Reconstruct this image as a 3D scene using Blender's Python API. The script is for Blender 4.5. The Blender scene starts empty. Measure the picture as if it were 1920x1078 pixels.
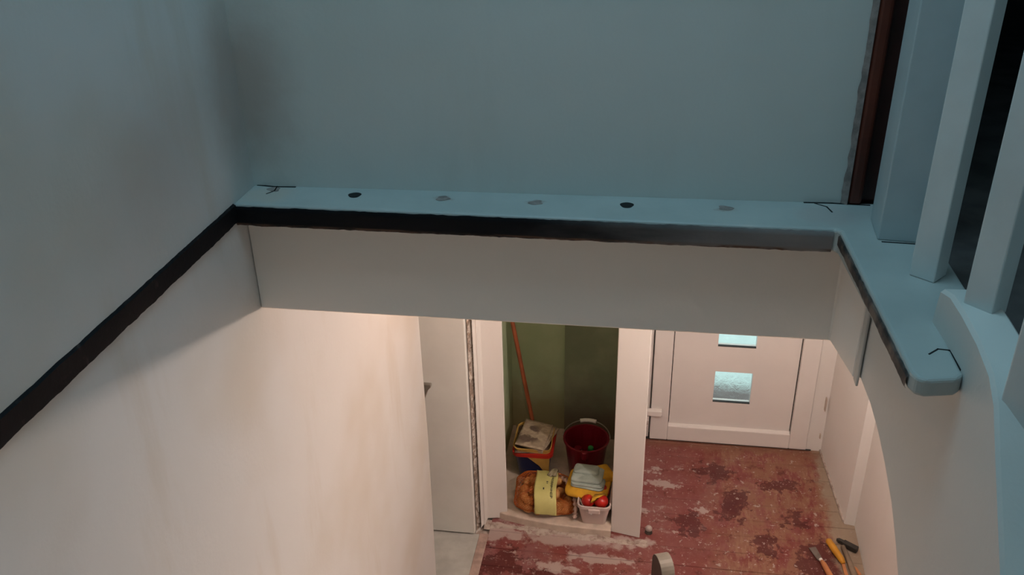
import bpy, bmesh, math, random
from mathutils import Matrix, Vector, noise as mnoise
S = bpy.context.scene
COL = S.collection
random.seed(7)

# ------------------------------------------------------------------ camera
PITCH, YAW, ROLL, FPX = 0.480556896, -0.161015869, -0.0230319961, 1693.786
CAM = Vector((0, 0, 3.5))
fw = Vector((math.sin(YAW)*math.cos(PITCH), math.cos(YAW)*math.cos(PITCH), -math.sin(PITCH)))
rt = Vector((math.cos(YAW), -math.sin(YAW), 0)); up = rt.cross(fw)
rr = rt*math.cos(ROLL) + up*math.sin(ROLL); uu = up*math.cos(ROLL) - rt*math.sin(ROLL)
cd = bpy.data.cameras.new('camera'); cd.sensor_width = 36; cd.lens = FPX/1920*36
cd.clip_start = 0.02
cam = bpy.data.objects.new('camera', cd); COL.objects.link(cam)
cam.matrix_world = Matrix(((rr.x, uu.x, -fw.x, CAM.x), (rr.y, uu.y, -fw.y, CAM.y), (rr.z, uu.z, -fw.z, CAM.z), (0, 0, 0, 1)))
S.camera = cam

# ------------------------------------------------------------------ world, daylight, exposure
W = bpy.data.worlds.new('world'); S.world = W; W.use_nodes = True
bg = W.node_tree.nodes['Background']; bg.inputs[0].default_value = (0.80, 0.93, 0.95, 1); bg.inputs[1].default_value = 1.3
# daylight falling through the roof window above the stairwell
ld = bpy.data.lights.new('roof_window_daylight', 'AREA'); ld.shape = 'RECTANGLE'; ld.size = 0.85; ld.size_y = 1.05
ld.energy = 18; ld.color = (0.36, 0.75, 1.0)
lo = bpy.data.objects.new('roof_window_daylight', ld); COL.objects.link(lo); lo.location = (-0.22, 1.28, 5.30)
S.view_settings.view_transform = 'Standard'; S.view_settings.look = 'None'
S.view_settings.gamma = 1; S.view_settings.use_curve_mapping = False
S.view_settings.exposure = 0.0
LAMP_POWER = 170.0
LAMP_COLOR = (1.0, .52, .27)
FILL_POWER = 2000.0  # second bulb, added as neutral fill to brighten the lower hall
FILL_COLOR = (1.0, .85, .77)

# ------------------------------------------------------------------ helpers
def link(name, me, m=None, parent=None, smooth=False):
    o = bpy.data.objects.new(name, me); COL.objects.link(o)
    if m: me.materials.append(m)
    if parent: o.parent = parent
    if smooth:
        for p in me.polygons: p.use_smooth = True
    return o
def obj(name, bm, m=None, parent=None, smooth=False):
    me = bpy.data.meshes.new(name); bmesh.ops.recalc_face_normals(bm, faces=bm.faces); bm.to_mesh(me); bm.free()
    return link(name, me, m, parent, smooth)
def tag(o, label, cat, group=None):
    o['label'] = label; o['category'] = cat
    if group: o['group'] = group
    return o
def struct(o, label=None, cat=None):
    o['kind'] = 'structure'
    if label: o['label'] = label
    if cat: o['category'] = cat
    return o
def empty(name, loc, rz=0):
    o = bpy.data.objects.new(name, None); COL.objects.link(o); o.location = loc; o.rotation_euler = (0, 0, rz); o.empty_display_size = .05
    return o
def child(o, root):
    """parent keeping the world placement"""
    o.parent = root
    m = Matrix.LocRotScale(root.location, root.rotation_euler, root.scale)
    o.matrix_parent_inverse = m.inverted()
    return o
def box(x0, x1, y0, y1, z0, z1, bev=0, seg=2, bm=None):
    b = bm or bmesh.new()
    vs = [b.verts.new(p) for p in ((x0,y0,z0),(x1,y0,z0),(x1,y1,z0),(x0,y1,z0),(x0,y0,z1),(x1,y0,z1),(x1,y1,z1),(x0,y1,z1))]
    fs = [b.faces.new([vs[i] for i in q]) for q in ((0,3,2,1),(4,5,6,7),(0,1,5,4),(1,2,6,5),(2,3,7,6),(3,0,4,7))]
    if bev:
        es = list({e for f in fs for e in f.edges})
        bmesh.ops.bevel(b, geom=es, offset=bev, segments=seg, profile=.5, affect='EDGES')
    return b
def prism(pts, a0, a1, axis='z', bev=0, seg=2, bm=None):
    """extrude polygon; axis z: pts=(x,y); axis x: pts=(y,z); axis y: pts=(x,z)"""
    b = bm or bmesh.new()
    def P(p, a):
        return (p[0], p[1], a) if axis == 'z' else ((a, p[0], p[1]) if axis == 'x' else (p[0], a, p[1]))
    lo_ = [b.verts.new(P(p, a0)) for p in pts]; hi = [b.verts.new(P(p, a1)) for p in pts]
    n = len(pts); f0 = b.faces.new(lo_[::-1]); f1 = b.faces.new(hi)
    for i in range(n): b.faces.new((lo_[i], lo_[(i+1) % n], hi[(i+1) % n], hi[i]))
    if bev:
        bmesh.ops.recalc_face_normals(b, faces=b.faces)
        es = [e for e in b.edges if len(e.link_faces) == 2 and e.calc_face_angle(0) > .5]
        bmesh.ops.bevel(b, geom=es, offset=bev, segments=seg, profile=.5, affect='EDGES')
    return b
def tube(path, r, n=10, bm=None, cap=True):
    b = bm or bmesh.new(); path = [Vector(p) for p in path]
    rs = r if isinstance(r, (list, tuple)) else [r]*len(path); rings = []
    ref = None
    for i, p in enumerate(path):
        t = (path[min(i+1, len(path)-1)] - path[max(i-1, 0)]).normalized()
        if ref is None: ref = t.orthogonal().normalized()
        ref = (ref - t*ref.dot(t)).normalized(); s = t.cross(ref)
        rings.append([b.verts.new(p + (ref*math.cos(2*math.pi*k/n) + s*math.sin(2*math.pi*k/n))*rs[i]) for k in range(n)])
    for a, c in zip(rings, rings[1:]):
        for k in range(n): b.faces.new((a[k], a[(k+1) % n], c[(k+1) % n], c[k]))
    if cap: b.faces.new(rings[0][::-1]); b.faces.new(rings[-1])
    return b
def loft(rings, bm=None, cap0=True, cap1=True):
    b = bm or bmesh.new(); R = [[b.verts.new(p) for p in r] for r in rings]; n = len(rings[0])
    for a, c in zip(R, R[1:]):
        for k in range(n): b.faces.new((a[k], a[(k+1) % n], c[(k+1) % n], c[k]))
    if cap0: b.faces.new(R[0][::-1])
    if cap1: b.faces.new(R[-1])
    return b
def rrect(cx, cy, hx, hy, z, rad, n=5, rot=0):
    out = []
    for (sx, sy, a0) in ((1,1,0),(-1,1,90),(-1,-1,180),(1,-1,270)):
        for k in range(n+1):
            a = math.radians(a0 + 90*k/n)
            x = sx*(hx-rad) + rad*math.cos(a); y = sy*(hy-rad) + rad*math.sin(a)
            out.append((cx + x*math.cos(rot) - y*math.sin(rot), cy + x*math.sin(rot) + y*math.cos(rot), z))
    return out
def circ(cx, cy, r, z, n=28):
    return [(cx + r*math.cos(2*math.pi*k/n), cy + r*math.sin(2*math.pi*k/n), z) for k in range(n)]
def grid_face(f, nu, nv, bm=None):
    b = bm or bmesh.new()
    V = [[b.verts.new(f(i/nu, j/nv)) for j in range(nv+1)] for i in range(nu+1)]
    for i in range(nu):
        for j in range(nv): b.faces.new((V[i][j], V[i+1][j], V[i+1][j+1], V[i][j+1]))
    return b

# ------------------------------------------------------------------ materials
class M:
    def __init__(s, name, rough=.6):
        s.m = bpy.data.materials.new(name); s.m.use_nodes = True; s.t = s.m.node_tree; s.b = s.t.nodes['Principled BSDF']
        s.b.inputs['Roughness'].default_value = rough; s.pos = s.n('ShaderNodeNewGeometry').outputs['Position']
    def n(s, t, **k):
        x = s.t.nodes.new(t)
        for a, v in k.items(): setattr(x, a, v)
        return x
    def l(s, a, b): s.t.links.new(a, b)
    def mapping(s, scale=(1,1,1), rot=(0,0,0), loc=(0,0,0)):
        x = s.n('ShaderNodeMapping'); s.l(s.pos, x.inputs[0]); x.inputs['Scale'].default_value = scale; x.inputs['Rotation'].default_value = rot; x.inputs['Location'].default_value = loc
        return x.outputs[0]
    def noise(s, scale, detail=4, rough=.55, vec=None, dist=0):
        x = s.n('ShaderNodeTexNoise'); s.l(vec or s.pos, x.inputs['Vector']); x.inputs['Scale'].default_value = scale; x.inputs['Detail'].default_value = detail
        x.inputs['Roughness'].default_value = rough; x.inputs['Distortion'].default_value = dist; return x.outputs['Fac']
    def ramp(s, fac, lo, hi, a=0, b=1):
        x = s.n('ShaderNodeMapRange'); x.interpolation_type = 'SMOOTHSTEP'; s.l(fac, x.inputs[0])
        for k, v in zip((1,2,3,4), (lo, hi, a, b)): x.inputs[k].default_value = v
        return x.outputs[0]
    def math(s, op, a, b=None, c=None):
        x = s.n('ShaderNodeMath', operation=op)
        for i, v in enumerate((a, b, c)):
            if v is None: continue
            if isinstance(v, (int, float)): x.inputs[i].default_value = v
            else: s.l(v, x.inputs[i])
        return x.outputs[0]
    def mix(s, fac, a, b):
        x = s.n('ShaderNodeMix', data_type='RGBA')
        for i, v in ((0, fac), (6, a), (7, b)):
            if isinstance(v, (int, float)): x.inputs[i].default_value = v
            elif isinstance(v, tuple): x.inputs[i].default_value = (*v, 1)
            else: s.l(v, x.inputs[i])
        return x.outputs[2]
    def blob(s, c, rad, wob=0, scale=(1,1,1), nscale=6, soft=.5):
        """1 inside a wobbly blob at world point c"""
        d = s.n('ShaderNodeVectorMath', operation='SUBTRACT'); s.l(s.pos, d.inputs[0]); d.inputs[1].default_value = c
        e = s.n('ShaderNodeVectorMath', operation='MULTIPLY'); s.l(d.outputs[0], e.inputs[0]); e.inputs[1].default_value = scale
        L = s.n('ShaderNodeVectorMath', operation='LENGTH'); s.l(e.outputs[0], L.inputs[0]); v = L.outputs['Value']
        if wob: v = s.math('ADD', v, s.math('MULTIPLY', s.math('SUBTRACT', s.noise(nscale, 5, .6), .5), wob))
        return s.ramp(v, rad*(1-soft), rad, 1, 0)
    def xyz(s):
        x = s.n('ShaderNodeSeparateXYZ'); s.l(s.pos, x.inputs[0]); return x.outputs
    def color(s, c):
        if isinstance(c, tuple): s.b.inputs['Base Color'].default_value = (*c, 1)
        else: s.l(c, s.b.inputs['Base Color'])
        return s
    def bump(s, h, strength=.3, dist=.002):
        x = s.n('ShaderNodeBump'); x.inputs['Strength'].default_value = strength; x.inputs['Distance'].default_value = dist
        s.l(h, x.inputs['Height']); s.l(x.outputs[0], s.b.inputs['Normal']); return s

def plain(name, c, rough=.6, var=.12, scale=14, bump=.15, metal=0, spec=None):
    m = M(name, rough); d = tuple(v*(1-var) for v in c); e = tuple(min(1, v*(1+var)) for v in c)
    n = m.noise(scale); m.color(m.mix(m.ramp(n, .3, .7), d, e))
    if bump: m.bump(m.noise(scale*6), bump, .001)
    m.b.inputs['Metallic'].default_value = metal
    if spec is not None: m.b.inputs['Specular IOR Level'].default_value = spec
    return m.m

def plaster(name, c, patch=(.66,.62,.55), amt=.35, extra=None, rough=.7):
    m = M(name, rough)
    cl = m.ramp(m.noise(1.6, 3, .5), .42, .72, 0, amt)
    st = m.ramp(m.noise(2.2, 4, .6, m.mapping((3, 3, .55))), .5, .75, 0, amt*.7)
    col = m.mix(m.math('MAXIMUM', cl, st), c, patch)
    if extra: col = extra(m, col)
    m.color(col)
    m.bump(m.math('ADD', m.noise(9, 3), m.math('MULTIPLY', m.noise(90, 3), .25)), .25, .006)
    return m.m

def brown_patches(m, col):
    # soft brownish patches at the wall corner and along the left wall
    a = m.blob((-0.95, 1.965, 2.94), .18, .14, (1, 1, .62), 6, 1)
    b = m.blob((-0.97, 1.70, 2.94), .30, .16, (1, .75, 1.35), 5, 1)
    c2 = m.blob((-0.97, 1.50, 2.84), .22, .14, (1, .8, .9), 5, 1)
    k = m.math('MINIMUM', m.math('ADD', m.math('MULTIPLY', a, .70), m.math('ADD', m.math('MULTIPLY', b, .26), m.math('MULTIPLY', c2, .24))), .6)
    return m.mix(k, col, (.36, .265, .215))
MAT = {}
MAT['wall_left'] = plaster('left_wall_paint', (.61, .60, .585), (.50, .44, .36), .6, brown_patches)
MAT['wall_up'] = plaster('upper_wall_paint', (.66, .665, .63), (.58, .57, .52), .5, brown_patches)
MAT['white'] = plaster('white_plaster', (.80, .77, .74), (.74, .69, .63), .3)
MAT['header'] = plaster('header_paint', (.87, .79, .71), (.84, .75, .67), .3)
MAT['grey_paint'] = plain('pale_grey_gloss_paint', (.64, .67, .655), .42, .05, 9, .1)
MAT['newel'] = plain('newel_paint', (.44, .50, .51), .42, .05, 9, .1)
MAT['pvc'] = plain('white_pvc', (.80, .76, .73), .32, .015, 5, 0)
MAT['groove'] = plain('dark_rubber_seal', (.03, .03, .03), .7, .1, 20, 0)
MAT['doorwhite'] = plain('cream_door_paint', (.88, .88, .84), .42, .03, 5, .05)
MAT['steel'] = plain('brushed_steel', (.45, .43, .40), .35, .08, 30, 0, 1)
MAT['concrete'] = plain('grey_cement_floor', (.50, .50, .47), .8, .12, 9, .4)
MAT['bounce_cement'] = plain('bounce_cement', (.66, .61, .55), .8, .1, 9, .3)
MAT['strip'] = plain('pinkish_wood_strip', (.42, .30, .26), .7, .2, 18, .3)
MAT['closetfloor'] = plain('beige_closet_floor', (.60, .50, .42), .7, .14, 12, .3)
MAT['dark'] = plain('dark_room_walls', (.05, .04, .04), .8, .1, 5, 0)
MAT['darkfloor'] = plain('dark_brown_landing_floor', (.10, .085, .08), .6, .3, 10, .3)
MAT['brown'] = plain('red_brown_varnished_wood', (.115, .024, .012), .42, .3, 7, .1)
MAT['bounce_tread'] = plain('bounce_tread_paint', (.80, .72, .64), .55, .06, 9, .1)
MAT['tread'] = plain('teal_grey_tread_paint', (.20, .27, .28), .55, .1, 9, .2)

m = M('green_closet_paint', .75)
n1 = m.ramp(m.noise(2.6, 5, .6), .35, .7); z = m.xyz()[2]
c = m.mix(n1, (.42, .53, .33), (.52, .62, .42))
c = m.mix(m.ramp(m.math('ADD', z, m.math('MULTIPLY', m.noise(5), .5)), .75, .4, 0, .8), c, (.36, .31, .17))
m.color(c); m.bump(m.noise(20), .3, .004); MAT['green'] = m.m
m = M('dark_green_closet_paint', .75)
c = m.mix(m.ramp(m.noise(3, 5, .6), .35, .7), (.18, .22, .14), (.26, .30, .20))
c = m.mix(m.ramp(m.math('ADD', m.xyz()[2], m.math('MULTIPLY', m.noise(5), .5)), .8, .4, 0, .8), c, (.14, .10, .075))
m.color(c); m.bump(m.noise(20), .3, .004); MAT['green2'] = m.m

# dark painted nosing, wearing to grey paint towards the right
m = M('black_nosing_paint', .55); X, Y, Z = m.xyz()
k = m.ramp(m.math('ADD', X, m.math('MULTIPLY', m.math('SUBTRACT', m.noise(7, 5, .6, m.mapping((.6, 1, 2))), .5), .55)), -.34, .42)
c = m.mix(k, (.006, .005, .006), (.23, .20, .19))
low = m.math('MULTIPLY', m.ramp(Z, 2.655, 2.650), m.ramp(m.noise(22, 4, .6, m.mapping((.5, .5, 2))), .42, .6))
c = m.mix(low, c, (.11, .06, .04)); m.color(c); m.bump(m.noise(60), .4, .002); MAT['nosing'] = m.m; m.b.inputs['Specular IOR Level'].default_value = .15
m = M('black_stripe', .6)
c = m.mix(m.ramp(m.noise(26, 5, .65), .56, .72, 0, .55), (.007, .006, .007), (.06, .045, .04)); m.color(c); m.bump(m.noise(60), .4, .002); MAT['stripe'] = m.m; m.b.inputs['Specular IOR Level'].default_value = .12
m = M('worn_brown_edge', .6)
c = m.mix(m.ramp(m.noise(16, 5, .65), .4, .65), (.012, .010, .010), (.16, .11, .085)); m.color(c); m.bump(m.noise(50), .4, .002); MAT['wornedge'] = m.m
# ledge top: grey-blue paint with cracks and filler spots
m = M('ledge_paint', .45)
c = m.mix(m.ramp(m.noise(7), .3, .7), (.395, .415, .395), (.45, .465, .44))
for hx in (-.478, -.254, .178):
    c = m.mix(m.math('MULTIPLY', m.blob((hx, 1.948, 2.7), .028, .05, (1, 1.6, 1), 40, .4), .7), c, (.33, .27, .24))
c = m.mix(m.math('MULTIPLY', m.blob((-.91, 1.93, 2.7), .085, .06, (1, 1.2, 1), 20, .6), .8), c, (.50, .44, .38))
c = m.mix(m.math('MULTIPLY', m.blob((.40, 1.94, 2.7), .09, .07, (1, 1.2, 1), 22, .6), .5), c, (.42, .36, .34))
m.color(c); m.bump(m.noise(30), .3, .003); MAT['ledge'] = m.m
MAT['hole'] = plain('dark_hole', (.006, .006, .006), .9, 0, 5, 0)
MAT['filler'] = plain('grey_brown_filler', (.25, .20, .18), .85, .3, 40, .5)

# worn red painted floor
m = M('worn_red_floor_paint', .5); X, Y, Z = m.xyz()
base = m.mix(m.ramp(m.noise(3.5, 5, .6), .35, .65), (.185, .030, .028), (.22, .065, .055))
pinky = m.math('MULTIPLY', m.ramp(X, .45, -.2), m.ramp(m.noise(5, 5, .65), .42, .62))
c = m.mix(m.math('MULTIPLY', pinky, .8), base, (.25, .105, .105))
brown = m.math('MULTIPLY', m.ramp(X, .25, .65), m.ramp(m.noise(7, 6, .7, m.mapping((1.5, .8, 1))), .40, .56))
c = m.mix(m.math('MULTIPLY', brown, .9), c, (.25, .112, .066))
comb = m.math('MULTIPLY', m.ramp(m.noise(60, 2, .5, m.mapping((1, .22, 1))), .48, .58), m.math('MULTIPLY', m.ramp(X, .4, .6), m.ramp(m.noise(4, 3), .45, .6)))
c = m.mix(m.math('MULTIPLY', comb, .55), c, (.32, .17, .11))
for (px, py, r, sc) in ((.59, 4.16, .085, (1.1, .75, 1)), (.56, 4.06, .09, (1, 1, 1)), (.92, 4.03, .062, (1, 1, 1)), (.74, 3.83, .085, (1.2, .8, 1)), (.33, 3.93, .085, (1, .9, 1)), (.48, 4.40, .10, (.8, 1.2, 1)), (.85, 4.33, .09, (.7, 1.5, 1)), (-.66, 3.50, .12, (1, 1, 1)), (-.45, 3.42, .10, (1, 1, 1)), (1.0, 3.70, .13, (1, .8, 1))):
    c = m.mix(m.math('MULTIPLY', m.blob((px, py, 0), r, .34, sc, 15, .22), .9), c, (.085, .009, .008))
c = m.mix(m.ramp(m.noise(12, 7, .75), .56, .64, 0, .75), c, (.11, .018, .015))
c = m.mix(m.ramp(m.noise(30, 6, .75, m.mapping((1, .6, 1))), .55, .66, 0, .5), c, (.30, .14, .105))
spk = m.math('MAXIMUM', m.ramp(m.noise(26, 4, .6), .625, .66), m.math('MULTIPLY', m.ramp(m.noise(60, 3, .6), .64, .68), .8))
spk2 = m.math('MULTIPLY', m.ramp(m.noise(9, 7, .75, m.mapping((1, 1.8, 1))), .57, .66), m.ramp(X, .6, .0, 0, .8))
wh = m.math('MAXIMUM', m.math('MULTIPLY', spk, .8), spk2)
for (px, py, r, sc) in ((.16, 4.26, .055, (.6, 1.5, 1)), (.12, 4.36, .04, (1, 1.3, 1)), (.40, 4.05, .05, (1, 1.2, 1)), (-.70, 3.73, .13, (.8, 1.3, 1)), (-.30, 3.74, .17, (.4, 2.2, 1)), (.0, 3.745, .12, (.6, 2.6, 1)), (-.15, 3.60, .10, (.6, 2, 1)), (-.35, 3.52, .09, (.7, 1.6, 1)), (.05, 4.02, .06, (.8, 1.4, 1))):
    wh = m.math('MAXIMUM', wh, m.math('MULTIPLY', m.blob((px, py, 0), r, .40, sc, 14, .5), .85))
c = m.mix(m.math('MULTIPLY', wh, .85), c, (.48, .40, .37))
edge = m.math('MULTIPLY', m.ramp(m.math('ADD', X, m.math('MULTIPLY', m.noise(14, 5, .7), .16)), 1.14, 1.20), .8)
c = m.mix(edge, c, (.33, .27, .20))
edge2 = m.math('MULTIPLY', m.ramp(m.math('ADD', Y, m.math('MULTIPLY', m.noise(9, 5, .7), .16)), 4.66, 4.74), .6)
c = m.mix(edge2, c, (.23, .11, .065))
m.color(c); m.bump(m.math('ADD', wh, m.noise(40)), .35, .003)
m.l(m.ramp(m.noise(6), .3, .7, .38, .7), m.b.inputs['Roughness']); MAT['floor'] = m.m
# chipped plaster edge
m = M('chipped_plaster', .9)
c = m.mix(m.ramp(m.noise(38, 5, .7), .44, .52), (.64, .58, .52), (.26, .20, .16)); c = m.mix(m.ramp(m.noise(55, 3), .62, .68), c, (.45, .30, .20)); m.color(c); m.bump(m.noise(45), .8, .006); MAT['chip'] = m.m
m = M('rubble', .9); c = m.mix(m.ramp(m.noise(22, 6, .75), .44, .68), (.50, .43, .38), (.25, .17, .14)); m.color(c); m.bump(m.noise(60), .8, .004); MAT['rubble'] = m.m
# obscure glass
m = M('textured_glass', .12); m.color((.93, 1.0, .98)); m.b.inputs['Transmission Weight'].default_value = 1; m.b.inputs['IOR'].default_value = 1.12
m.bump(m.noise(28, 5, .7, dist=1.2), .5, .01); MAT['glass'] = m.m
MAT['outpave'] = plain('pale_wet_paving', (.66, .78, .76), .8, .2, 8, .3)
MAT['outstep'] = plain('grey_doorstep', (.20, .16, .155), .8, .2, 8, .3)

# ------------------------------------------------------------------ setting: the shell
ZF = 2.70          # upper floor level
ZC = 2.39          # hall ceiling
XL = -.967         # left wall face
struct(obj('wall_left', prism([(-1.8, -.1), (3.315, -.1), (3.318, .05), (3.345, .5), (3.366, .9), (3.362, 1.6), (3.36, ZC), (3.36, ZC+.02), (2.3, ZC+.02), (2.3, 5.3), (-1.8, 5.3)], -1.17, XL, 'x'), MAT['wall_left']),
       'tall pale plastered left stairwell wall with brownish patches', 'wall')
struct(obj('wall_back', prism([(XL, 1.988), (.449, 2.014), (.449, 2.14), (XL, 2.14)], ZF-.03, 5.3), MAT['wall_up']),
       'grey-blue upper wall standing behind the ledge', 'wall')
# hall ceiling slab whose near edge is the header above the hall
struct(obj('ceiling', prism([(XL, 1.915), (.443, 1.915), (.468, 1.759), (.57, 1.759), (.57, 1.70), (2.3, 1.70), (2.3, 4.95), (-1.8, 4.95), (-1.8, 2.1), (XL, 2.1)], ZC, ZF-.056, 'z', .004, 1), MAT['header']),
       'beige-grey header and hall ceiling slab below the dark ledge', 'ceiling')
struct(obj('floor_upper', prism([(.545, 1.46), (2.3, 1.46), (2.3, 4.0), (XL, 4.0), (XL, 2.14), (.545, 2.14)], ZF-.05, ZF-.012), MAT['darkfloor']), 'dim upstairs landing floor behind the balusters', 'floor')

# hall floor: boards running across
fl = struct(link('floor', bpy.data.meshes.new('floor'), None), 'worn red painted board floor of the lower hall', 'floor')
b = box(-1.7, 1.30, -1.8, 4.95, -.10, -.022); b.to_mesh(fl.data); b.free(); fl.data.materials.append(MAT['rubble'])
struct(obj('floor_leak_seal', box(-1.9, 2.6, -2.1, 4.97, -.30, -.101), MAT['rubble']), 'unseen slab added under the hall to block light leaks', 'floor')  # added below the boards to keep outside light from leaking in
struct(obj('floor_bounce', box(-.765, 1.22, -1.8, 2.42, -.022, .0), MAT['bounce_cement']), 'unseen pale floor added under the stairs to bounce light', 'floor')  # pale surface added out of view to bounce lamp light onto the header
y = 3.742 - .131*10
while y < 4.72:
    o = obj('floor_board', box(-.765, 1.30, y+.0012, min(y+.1298, 4.79), -.022, random.uniform(-.0012, .0004), .0018, 1), MAT['floor'], fl); y += .131
struct(obj('floor_cement', prism([(-1.8, -1.8), (-.815, -1.8), (-.812, 3.70), (-1.8, 3.70)], -.10, .002), MAT['concrete']), 'grey cement floor in front of the cream door', 'floor')
struct(obj('trim_1', box(-.815, -.765, -1.8, 3.71, -.06, .004, .003, 1), MAT['strip']), 'worn wooden strip between cement and red floor', 'trim')

# cream door in the left part of the hall
d2 = struct(empty('door_2', (-1.2, 3.69, 0)), 'plain cream door beside the chipped plaster edge', 'door')
child(obj('door_leaf', box(-1.56, -.838, 3.69, 3.73, .012, 2.0, .003, 2), MAT['doorwhite']), d2)
hb = child(obj('door_handle', prism([(-1.115, .90), (-1.055, .90), (-1.035, .955), (-1.018, .975), (-1.018, .99), (-1.115, .99)], 3.664, 3.688, 'y', .004, 2), MAT['steel']), d2); hb['label'] = 'dull metal lever handle'
child(obj('handle_plate', box(-1.125, -1.085, 3.682, 3.6905, .84, 1.06, .004, 2), MAT['steel']), hb)
# wall holding that door; its right end is broken plaster
wd = struct(obj('wall_hall_left', prism([(-1.8, 3.733), (-.842, 3.733), (-.822, 3.76), (-.812, 3.90), (-1.8, 3.90)], -.1, ZC), MAT['white']), 'wall around the cream door', 'wall')
def chipf(u, v):
    z_ = v*ZC; x = -.836 + .032*u; yy = 3.728 + .098*u
    k = mnoise.noise((u*3, z_*26, 2.1))*.006 + mnoise.noise((u*6, z_*70, 5.1))*.004
    return (x + k*.5 + .002, yy - k, z_)
obj('broken_plaster_edge', grid_face(chipf, 6, 240), MAT['chip'], wd)
struct(obj('wall_alcove', box(-1.82, -1.75, 3.0, 3.8, 0, ZC), MAT['white']), 'alcove side wall hidden left of the cream door', 'wall')
struct(obj('wall_alcove_front', box(-1.8, -1.17, 3.1, 3.3, 0, ZC), MAT['white']), 'alcove front wall hidden behind the left wall', 'wall')

# closet
struct(obj('wall_closet_left', prism([(-.812, 3.745), (-.803, 3.775), (-.795, 3.772), (-.789, 3.828), (-.683, 3.85), (-.683, 3.868), (-.775, 3.872), (-.775, 4.95), (-.81, 4.95), (-.81, 3.9)], .004, ZC, 'z', .0025, 1), MAT['white']), 'white jamb on the left of the closet opening', 'wall')
struct(obj('wall_closet_right', prism([(-.101, 3.815), (.057, 3.785), (.062, 4.0), (.05, 4.72), (.0, 4.95), (-.085, 4.95), (-.095, 3.9)], 0, ZC, 'z', .003, 1), MAT['white']), 'white pier between closet and entrance door', 'wall')
struct(obj('wall_closet_back', box(-.79, -.435, 4.66, 4.95, 0, ZC), MAT['green']), 'green painted closet back wall behind the broomstick', 'wall')
struct(obj('wall_closet_flue', box(-.435, -.07, 4.585, 4.95, 0, ZC), MAT['green2']), 'dark green projecting part of the closet back wall', 'wall')
struct(obj('wall_closet_lining', box(-.776, -.768, 3.873, 4.66, .0, ZC), MAT['green']), 'green painted closet side behind the left jamb', 'wall')
def cf(u, v):
    return None
struct(obj('floor_closet', prism([(-.775, 3.86), (-.69, 3.83), (-.55, 3.80), (-.40, 3.782), (-.25, 3.775), (-.10, 3.772), (-.09, 4.95), (-.775, 4.95)], -.05, .045, 'z', .006, 2), MAT['closetfloor']), 'raised beige closet floor with a rounded front edge', 'floor')
# crumbled plaster line along the closet threshold
def rub(u, v):
    x = -.80 + u*.90; yc = 3.79 - .05*u + .012*mnoise.noise((x*9, 0, 0)); w = max(.012, .030 + .032*mnoise.noise((x*7, 3, 0)))
    h = max(0, 1-abs(2*v-1)**1.6)*(.008 + .010*mnoise.noise((x*22, v*5, 1)) + .005*mnoise.noise((x*60, v*20, 2)))
    return (x, yc + (v-.5)*2*w, -.004 + max(0, h))
struct(obj('trim_2', grid_face(rub, 150, 14), MAT['rubble'], None, True), 'crumbled plaster and mortar along the closet threshold', 'trim')

# entrance wall and right hall wall
struct(obj('wall_entrance', box(1.10, 1.5, 4.70, 4.95, -.05, ZC), MAT['white']), 'narrow wall strip right of the entrance door', 'wall')
struct(obj('wall_lintel', box(-.0, 1.2, 4.70, 4.95, 2.08, ZC), MAT['white']), 'wall above the entrance door', 'wall')
wr = struct(obj('wall_right', prism([(1.136, 4.72), (1.172, 4.04), (1.224, 4.032), (1.212, 3.66), (1.215, 1.0), (1.24, -1.8), (1.5, -1.8), (1.5, 4.72)], -.05, ZC), MAT['white']), 'white right hall wall with a small step', 'wall')
sk = obj('baseboard_right', prism([(1.128, 4.70), (1.163, 4.055), (1.174, 4.05), (1.138, 4.70)], -.02, .012), MAT['rubble']); struct(sk, 'dusty mortar edge along the right wall base', 'trim')
obj('hinge_mark', box(1.116, 1.1225, 4.66, 4.70, .31, .40, .002, 1), MAT['closetfloor'], wr)
obj('hinge_mark', box(1.116, 1.1225, 4.672, 4.70, .10, .135, .002, 1), MAT['closetfloor'], wr)
struct(obj('trim_3', box(1.0475, 1.145, 4.685, 4.76, -.03, 2.06, .003, 1), MAT['white']), 'rough plastered reveal right of the entrance door', 'trim')

# entrance door
d1 = struct(empty('door_1', (.57, 4.70, 0)), 'white plastic entrance door with square glass panes', 'door')
def part(name, bm, mt, root, smooth=False): return child(obj(name, bm, mt, None, smooth), root)
fr = part('door_frame', box(.02, .088, 4.695, 4.78, -.03, 2.08, .006, 2), MAT['pvc'], d1)
part('rebate', box(.03, .12, 4.742, 4.775, -.03, 2.06), MAT['pvc'], d1)
part('rebate', box(1.03, 1.07, 4.742, 4.775, -.03, 2.06), MAT['pvc'], d1)
part('door_frame', box(1.048, 1.075, 4.695, 4.78, -.03, 2.08, .006, 2), MAT['pvc'], d1)
part('door_frame', box(.02, 1.075, 4.695, 4.78, 2.03, 2.08, .006, 2), MAT['pvc'], d1)
y0 = 4.668
for nm, bx in (('stile', (.094, .203, .012, 2.02)), ('stile', (.942, 1.046, .012, 2.02)), ('rail', (.203, .942, .012, .118)), ('rail', (.203, .942, 1.90, 2.02))):
    part(nm, box(bx[0], bx[1], y0, 4.74, bx[2], bx[3], .005, 2), MAT['pvc'], d1)
# sloping bead on top of the bottom rail
part('glazing_bead', prism([(4.672, .116), (4.70, .128), (4.715, .128), (4.715, .112), (4.672, .112)], .206, .938, 'x'), MAT['pvc'], d1)
for bx in ((.2032, .2085, .120, 1.898), (.9365, .9418, .120, 1.898), (.2085, .9365, .120, .1255), (.2085, .9365, 1.8925, 1.898)):
    part('seal', box(bx[0], bx[1], 4.702, 4.735, bx[2], bx[3]), MAT['groove'], d1)
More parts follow.
